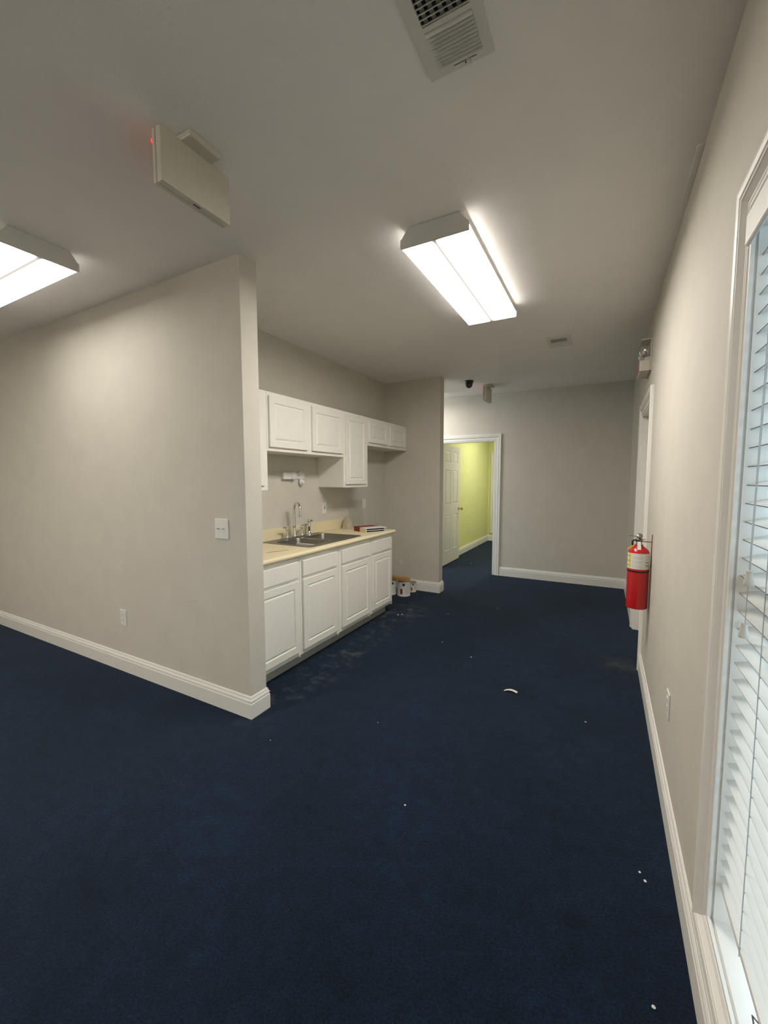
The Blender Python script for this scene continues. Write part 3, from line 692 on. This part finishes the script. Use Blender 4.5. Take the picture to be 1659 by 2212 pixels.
# ------------------------------------------------------------------ fluorescent fixtures
def fixture(c, rotz, label, k=1.0, ks=.28):
    """wraparound fixture, length along local Y, hung from the ceiling at c"""
    L, Wd, Hf = 1.20, .352, .092
    lamp = lens_mat(LAMP*k); lampside = lampside_mat(k*ks)
    t = empty('fluorescent_fixture', (0,0,0), label, 'ceiling light', 'fluorescent ceiling fixtures')
    hexa = lambda y, g=0: [V(-Wd/2-g, y, -Hf), V(Wd/2+g, y, -Hf), V(Wd/2+g, y, -.052), V(Wd/2-.006, y, -.048), V(.135, y, -.001), V(-.135, y, -.001), V(-Wd/2+.006, y, -.048), V(-Wd/2-g, y, -.052)]
    bm = bmesh.new()
    prism(bm, [V(-Wd/2+.0075, -L/2+.016, -.055), V(Wd/2-.0075, -L/2+.016, -.055), V(.13, -L/2+.016, -.002), V(-.13, -L/2+.016, -.002)], V(0, L-.032, 0))
    obj('housing', bm, 'housing', t)
    for y in (-L/2, L/2-.014):
        bm = bmesh.new(); prism(bm, hexa(y, .002), V(0, .014, 0)); obj('end_cap', bm, 'housing', t)
    # acrylic lens: bottom with low lips at the sides
    y0_, y1_ = -L/2+.0142, L/2-.0142
    bm = bmesh.new(); vs_ = [bm.verts.new(p) for p in (V(-Wd/2+.004, y0_, -Hf+.001), V(Wd/2-.004, y0_, -Hf+.001), V(Wd/2-.004, y1_, -Hf+.001), V(-Wd/2+.004, y1_, -Hf+.001))]
    bm.faces.new(vs_)
    obj('lens', bm, lamp, t, org=(0, 0, -Hf+.001))
    for s in (-1, 1):
        bm = bmesh.new(); box(bm, min(s*(Wd/2-.004), s*(Wd/2-.001)), max(s*(Wd/2-.004), s*(Wd/2-.001)), y0_, y1_, -Hf+.0015, -.056); obj('lens_side', bm, lampside, t)
    t.location = (c[0], c[1], ZC-.0005); t.rotation_euler = (0, 0, rotz)
fixture((-.787, 2.567), 0, 'lit fluorescent ceiling fixture over the open floor right of the partition', 1.18, .055)
fixture((-3.262, 1.131), math.pi/2, 'lit fluorescent ceiling fixture in front of left wall, cut by picture edge', .31, .2)
fixture((-2.78, 5.60), math.pi/2, 'fluorescent ceiling fixture in side corridor behind the kitchen stub wall', .62, .5)
fixture((-1.35, 8.1), 0, 'fluorescent ceiling fixture inside the yellow office', 1.05, .2)

fixture((-3.6, -1.2), 0, 'added fluorescent fill fixture behind and left of the camera, outside the picture', 1.6, 2.0)  # unseen fixture added to raise the ambient light
fixture((-1.0, -2.0), math.pi/2, 'added fluorescent fill fixture near the rear wall behind the camera, outside the picture', .35, 2.6)  # second added fixture, out of view, for wall and ceiling fill
# ------------------------------------------------------------------ ceiling vents
v1 = empty('ceiling_register', (-.431, 1.10, ZC), 'large rectangular ceiling register with louvres, cut by the top edge', 'vent')
VX0, VX1, VY0, VY1 = -.532, -.331, .915, 1.309
gx0, gx1 = -.497, -.361
bm = bmesh.new()
for a in ((VX0, gx0, VY0, VY1), (gx1, VX1, VY0, VY1), (gx0, gx1, VY0, .945), (gx0, gx1, 1.152, 1.166), (gx0, gx1, 1.279, VY1)): box(bm, *a, ZC-.009, ZC-.0002)
fr = obj('frame', bm, 'ventmetal', v1)
obj('duct_opening', B(gx0, gx1, .945, 1.279, ZC-.0018, ZC-.0003), 'duct', v1)
def blade(x0, x1, yc, w, ang, th=.0012):
    bm = bmesh.new(); box(bm, x0, x1, -w/2, w/2, -th/2, th/2); R = Matrix.Rotation(ang, 3, 'X')
    for v in bm.verts: c = R @ V(0, v.co.y, v.co.z); v.co = V(v.co.x, yc+c.y, ZC-.0085+c.z)
    return bm
for i in range(10): obj('louvre', blade(gx0, gx1, 1.1725+i*.0112, .0150, math.radians(-48)), 'ventmetal', v1)
for i in range(14): obj('louvre', blade(gx0, gx1, .953+i*.0148, .011, math.radians(62)), 'ventmetal', v1)
for i in range(6): obj('rear_louvre', B(gx0+.008+i*.0235, gx0+.020+i*.0235, .945, 1.152, ZC-.004, ZC-.002), 'toe', v1)
obj('lever_slot', B(-.452, -.382, 1.2905, 1.2925, ZC-.0095, ZC-.0088), 'slot', v1)
bm = bmesh.new(); box(bm, -.412, -.400, 1.2895, 1.2955, ZC-.016, ZC-.009); box(bm, -.4015, -.400, 1.2895, 1.306, ZC-.016, ZC-.013); obj('lever', bm, 'ventmetal', v1)
bm = bmesh.new(); lathe(bm, [(.003,0),(.002,.0015),(0,.0015)], V(-.417, 1.298, ZC-.009), V(0,0,-1), 10); obj('screw', bm, 'slot', v1)
v2 = empty('ceiling_register', (-.416, 4.18, ZC), 'small square ceiling register farther along, near the far wall', 'vent')
bm = bmesh.new()
for a in ((-.517, -.487, 4.028, 4.331), (-.350, -.316, 4.028, 4.331), (-.487, -.350, 4.028, 4.076), (-.487, -.350, 4.180, 4.331)): box(bm, *a, ZC-.008, ZC-.0002)
obj('frame', bm, 'ventmetal', v2); obj('duct_opening', B(-.487, -.350, 4.076, 4.180, ZC-.002, ZC-.0004), 'duct', v2)
for i in range(7):
    bm = bmesh.new(); box(bm, -.487, -.350, -.004, .004, -.0005, .0005); R = Matrix.Rotation(math.radians(-50), 3, 'X')
    for v in bm.verts: c = R @ V(0, v.co.y, v.co.z); v.co = V(v.co.x, 4.084+i*.0148+c.y, ZC-.0055+c.z)
    obj('louvre', bm, 'toe', v2)

# ------------------------------------------------------------------ text helper
def text_bm(s, size, thick=.0006):
    cu = bpy.data.curves.new('t', 'FONT'); cu.body = s; cu.size = size; cu.align_x = 'CENTER'; cu.align_y = 'CENTER'; cu.extrude = thick/2
    o = bpy.data.objects.new('t', cu); COL.objects.link(o)
    dg = bpy.context.evaluated_depsgraph_get(); me = bpy.data.meshes.new_from_object(o.evaluated_get(dg))
    bm = bmesh.new(); bm.from_mesh(me); bpy.data.objects.remove(o); bpy.data.curves.remove(cu); bpy.data.meshes.remove(me); return bm

# ------------------------------------------------------------------ exit signs hanging from the ceiling
def exit_sign(x1, y0, y1, label):
    x0 = x1-.047
    t = empty('exit_sign', ((x0+x1)/2, (y0+y1)/2, ZC-.03), label, 'exit sign', 'exit signs hung from the ceiling')
    ym = (y0+y1)/2
    obj('canopy', B(x0-.015, x1+.050, ym-.068, ym+.068, ZC-.026, ZC-.0002, bev=.006, seg=2), 'dimplastic', t)
    bm = bmesh.new(); box(bm, x0+.018, x1, y0, y1, 2.512, 2.6985, bev=.004, seg=2); obj('back_shell', bm, 'dimplastic', t)
    b2 = obj('front_shell', B(x0, x0+.016, y0-.001, y1+.001, 2.511, 2.6985, bev=.004, seg=2), 'dimplastic', t)
    obj('test_slot', B(x0+.026, x0+.032, ym-.012, ym+.018, 2.5113, 2.5122), 'slot', t)
    bm = text_bm('EXIT', .16)
    for v in bm.verts: v.co = V(x0-.0003+v.co.z, ym - v.co.x*.95, 2.602+v.co.y)
    obj('legend', bm, 'redlit', b2)
exit_sign(-1.412, .975, 1.275, 'blank back of ivory exit sign hanging near the camera at upper left')
exit_sign(-1.428, 5.50, 5.80, 'small ivory exit sign hanging beside the black dome camera far away')

# dome camera
dc = empty('security_camera', (-1.594, 5.27, ZC), 'small black dome security camera on the ceiling near the far wall', 'camera')
bm = bmesh.new(); lathe(bm, [(.056,0),(.057,.012),(.053,.026),(.048,.030),(0,.030)], V(-1.594, 5.27, ZC-.0005), V(0,0,-1), 32); obj('base', bm, 'blackplastic', dc, True)
bm = bmesh.new(); lathe(bm, [(.046,.028),(.046,.045),(.040,.068),(.028,.083),(.013,.090),(0,.0915)], V(-1.594, 5.27, ZC-.0005), V(0,0,-1), 32); obj('dome', bm, 'blackplastic', dc, True)
bm = bmesh.new(); lathe(bm, [(.020,.0),(.018,.006),(.012,.007),(0,.005)], V(-1.575, 5.232, ZC-.058), V(.35,-.9,-.2), 20); obj('camera_lens', bm, 'blackplastic', dc, True)
bm = bmesh.new(); box(bm, -1.640, -1.617, 5.222, 5.226, ZC-.030, ZC-.012); obj('sticker', bm, 'paper', dc)

# ------------------------------------------------------------------ emergency light on the right wall
em = empty('emergency_light', (XR, 4.06, 2.31), 'ivory emergency light and exit unit high on the right wall above the door', 'emergency light')
ey0, ey1 = 3.885, 4.205
obj('back_plate', B(XR-.010, XR-.0005, ey0, ey1, 2.31, 2.56, bev=.002), 'dimplastic', em)
sh = obj('sign_box', B(XR-.080, XR-.0105, ey0, ey1, 2.310, 2.392, bev=.004, seg=2), 'dimplastic', em)
obj('top_shelf', B(XR-.078, XR-.0105, ey0+.002, ey1-.002, 2.548, 2.559, bev=.002), 'dimplastic', em)
obj('legend_panel', B(XR-.0825, XR-.0802, ey0+.018, ey1-.018, 2.322, 2.386), 'pink', em)
for yy in (ey0+.07, ey1-.07):
    ax = V(-.62, -.60 if yy < 4 else .3, -.25).normalized(); c0 = V(XR-.040, yy, 2.475)
    bm = bmesh.new(); lathe(bm, [(0,-.030),(.018,-.028),(.032,-.015),(.044,.004),(.047,.010),(.047,.016)], c0, ax, 28); h_ = obj('lamp_head', bm, 'dimplastic', em, True)
    bm = bmesh.new(); lathe(bm, [(.0465,.0162),(.040,.026),(.026,.034),(.010,.038),(0,.0385)], c0, ax, 28); obj('lamp_lens', bm, 'lens', h_, True)
    obj('bracket', B(XR-.045, XR-.0105, yy-.010, yy+.010, 2.393, 2.44), 'dimplastic', em)

# ------------------------------------------------------------------ fire extinguisher
EX, EY, ER = .2125, 3.17, .0625; EZ0, EZ1 = .600, 1.0
ex = empty('fire_extinguisher', (EX, EY, EZ0), 'red fire extinguisher hanging on the right wall beside the door casing', 'fire extinguisher')
o = V(EX, EY, 0)
bm = bmesh.new()
lathe(bm, [(0,EZ0+.006),(ER-.008,EZ0+.004),(ER-.004,EZ0),(ER,EZ0+.004),(ER,EZ1-.035),(ER-.004,EZ1-.018),(ER-.015,EZ1-.002),(ER-.032,EZ1+.012),(.024,EZ1+.018),(.024,EZ1+.026),(0,EZ1+.026)], o, n=48)
cyl = obj('cylinder', bm, 'red', ex, True)
def wrap(nm, a0, a1, z0, z1, m, r=ER+.0005, n=10, parent=None):
    bm = bmesh.new()
    for i in range(n):
        p = []
        for a, z in ((a0+(a1-a0)*i/n, z0), (a0+(a1-a0)*(i+1)/n, z0), (a0+(a1-a0)*(i+1)/n, z1), (a0+(a1-a0)*i/n, z1)):
            an = math.radians(a); p.append(bm.verts.new((EX+r*math.cos(an), EY+r*math.sin(an), z)))
        bm.faces.new(p)
    bmesh.ops.remove_doubles(bm, verts=bm.verts[:], dist=1e-5); return obj(nm, bm, m, parent or ex)
# angles: -94 deg faces the camera; smaller = left in the picture
lz0, lz1 = .868, .972
lab = wrap('label', -188, -8, lz0, lz1, 'paper', n=30)
wrap('label_stripe', -152, -136, lz0+.004, lz1, 'yellowpaper', ER+.0009, 4, lab)
def wtext(s, ang, z, size, m):
    bm = text_bm(s, size, .0004)
    for v in bm.verts:
        an = math.radians(ang) + v.co.x/ER; v.co = V(EX+(ER+.0013+v.co.z)*math.cos(an), EY+(ER+.0013+v.co.z)*math.sin(an), z+v.co.y)
    obj('lettering', bm, m, lab)
for s, z in (('A', .951), ('B', .919), ('C', .887)): wtext(s, -144, z, .017, 'blackprint')
for z in (.951, .919, .887): wrap('pictogram', -168, -160, z-.006, z+.006, 'blackprint', ER+.0009, 2, lab)
for k in range(13): 
    if k % 4 != 3: wrap('print_line', -130, -66-4*(k % 3), .877+k*.0073, .8785+k*.0073, 'greyprint', ER+.0008, 6, lab)
for k, z in enumerate((.884, .893, .901, .915, .930, .938, .951, .959)): wrap('print_line', -55, -25, z-.0008-(.002 if k in (1, 3) else 0), z+.0008, 'blackprint' if k in (1, 3) else 'greyprint', ER+.0008, 4, lab)
bm = bmesh.new(); lathe(bm, [(ER+.0004,.846),(ER+.002,.847),(ER+.002,.856),(ER+.0004,.857)], o, n=40, cap=False); obj('strap', bm, 'blackplastic', ex, True)
# valve, levers, gauge, tag, hose
bm = bmesh.new(); lathe(bm, [(.016,EZ1+.024),(.016,EZ1+.040),(.019,EZ1+.044),(.019,EZ1+.062),(.013,EZ1+.068),(.013,EZ1+.078),(0,EZ1+.078)], o, n=20); va = obj('valve', bm, 'steel', ex, True)
bm = bmesh.new(); lathe(bm, [(.010,0),(.017,.003),(.017,.008),(.012,.012),(0,.013)], o+V(0,-.010,EZ1+.082), V(.1,-.7,.6), 20); obj('gauge', bm, 'steel', va, True)
bm = bmesh.new(); prism(bm, [o+V(.018,-.008,EZ1+.074), o+V(-.062,-.012,EZ1+.080), o+V(-.062,.010,EZ1+.080), o+V(.018,.012,EZ1+.074)], V(0,0,.003)); obj('lever', bm, 'steel', ex)
bm = bmesh.new(); prism(bm, [o+V(.035,-.007,EZ1+.060), o+V(-.020,-.007,EZ1+.044), o+V(-.020,.009,EZ1+.044), o+V(.035,.009,EZ1+.060)], V(0,0,.003)); obj('lever', bm, 'steel', ex)
bm = bmesh.new(); tube(bm, [o+V(-.015,.004,EZ1+.052), o+V(-.030,.004,EZ1+.053), o+V(-.038,.006,EZ1+.040), o+V(-.036,.016,EZ1+.022), o+V(-.030,.035,EZ1+.006), o+V(-.028,.055,EZ1-.02), o+V(-.026,.070,EZ1-.06), o+V(-.026,.070,EZ1-.24)], .0055, 10); obj('hose', bm, 'blackplastic', ex, True)
bm = bmesh.new(); prism(bm, [o+V(-.012,-.0225,EZ1+.045), o+V(.008,-.0235,EZ1+.045), o+V(.009,-.052,EZ1-.003), o+V(-.011,-.050,EZ1-.003)], V(0,-.0008,.0004)); tg = obj('inspection_tag', bm, 'paper', ex)
for k in range(4):
    z = EZ1+.036-.010*k; f = (EZ1+.045-z)/.048; bm = bmesh.new(); yy = -.0245-.028*f
    prism(bm, [o+V(-.009,yy-.0003,z), o+V(.005,yy-.0008,z), o+V(.005,yy-.0012,z-.002), o+V(-.009,yy-.0007,z-.002)], V(0,-.0004,0)); obj('print_line', bm, 'greyprint', tg)
bm = bmesh.new(); prism(bm, [o+V(-.026,-.020,EZ1+.026), o+V(-.064,-.022,EZ1+.004), o+V(-.0665,-.022,EZ1-.012), o+V(-.030,-.020,EZ1+.016)], V(0,-.0006,0)); obj('paper_tag', bm, 'yellowpaper', ex)
bm = bmesh.new(); box(bm, XR-.004, XR-.0005, EY-.005, EY+.005, EZ1-.12, EZ1+.095); box(bm, EX+.010, XR-.003, EY-.003, EY+.003, EZ1+.043, EZ1+.048)
obj('wall_hook', bm, 'darkred', ex)

struct('trim_3', B(.262, XR-.0002, 2.03, 2.42, ZC-.005, ZC-.0002, bev=.0015), 'ceil')
# ------------------------------------------------------------------ litter on the carpet
bm = bmesh.new(); a, b = V(-.563, 2.788, .002), V(-.478, 2.800, .002)
for i in range(6):
    t0, t1 = i/6, (i+1)/6; w = V(.002, .011, 0); lift = lambda t: V(0, 0, .012*math.sin(math.pi*t) + .002)
    p = [a.lerp(b, t0)+lift(t0)-w, a.lerp(b, t1)+lift(t1)-w, a.lerp(b, t1)+lift(t1)+w, a.lerp(b, t0)+lift(t0)+w]
    prism(bm, p, V(0,0,-.001))
tag(obj('paper_scrap', bm, 'paper'), 'white curled strip of paper lying on the open carpet', 'paper scrap')
SPECKS = [(-1.235,3.382,.006,'white speck on the carpet in front of the third base cabinet, far from the wall'),
 (-.917,3.205,.007,'white speck on the open carpet left of the curled paper strip and beyond it'),
 (-.737,1.562,.005,'single white speck in the middle of the near carpet'),
 (-.052,2.647,.005,'white speck on the carpet right of the curled paper strip'),
 (-1.915,3.86,.010,'left of the two white paint chips on carpet by the last base cabinet'),
 (-1.885,3.90,.009,'right of the two white paint chips on carpet by the last base cabinet'),
 (-1.6,1.62,.003,'tiny white speck on carpet just right of the partition wall corner'),
 (-1.15,2.05,.003,'tiny white speck on the carpet between partition corner and curled paper strip'),
 (.18,1.66,.006,'farther of two pale crumbs on carpet near the right baseboard'),
 (.165,1.69,.005,'second pale crumb of the pair near the right baseboard, left one'),
 (.17,1.25,.006,'pale crumb on the nearest carpet beside the window baseboard'),
 (-1.02,4.6,.006,'white speck on the far carpet between kitchen stub wall and right wall'),
 (-2.0,6.9,.01,'white speck on the carpet inside the yellow office doorway'),
 (-1.45,4.15,.006,'white speck on the carpet in front of the paint cans, toward the hall')]
for x, y, s, lb in SPECKS:
    bm = bmesh.new(); bmesh.ops.create_icosphere(bm, subdivisions=1, radius=s)
    for v in bm.verts: v.co = V(x + v.co.x*random.uniform(.8, 1.3), y + v.co.y*random.uniform(.7, 1.2), .0025 + v.co.z*.35)
    mz = min(v.co.z for v in bm.verts)
    for v in bm.verts: v.co.z -= mz-.0002
    tag(obj('lint_speck', bm, 'paper'), lb, 'speck', 'white specks on the carpet')

# ------------------------------------------------------------------ white window with closed blind in the yellow office
w2 = empty('window_2', (-2.0, 9.73, .2), kind='structure')
bm = bmesh.new(); sweep(bm, [(-2.29, 9.729, .28), (-2.29, 9.729, 2.03), (-1.38, 9.729, 2.03), (-1.38, 9.729, .28)], (0,-1,0), CP, 1, True); obj('casing', bm, 'trim', w2)
for i in range(39): obj('slat', B(-2.288, -1.382, 9.712, 9.722, .285+i*.0447, .325+i*.0447), 'trim', w2)
obj('backing', B(-2.29, -1.38, 9.722, 9.7285, .28, 2.03), 'trim', w2)
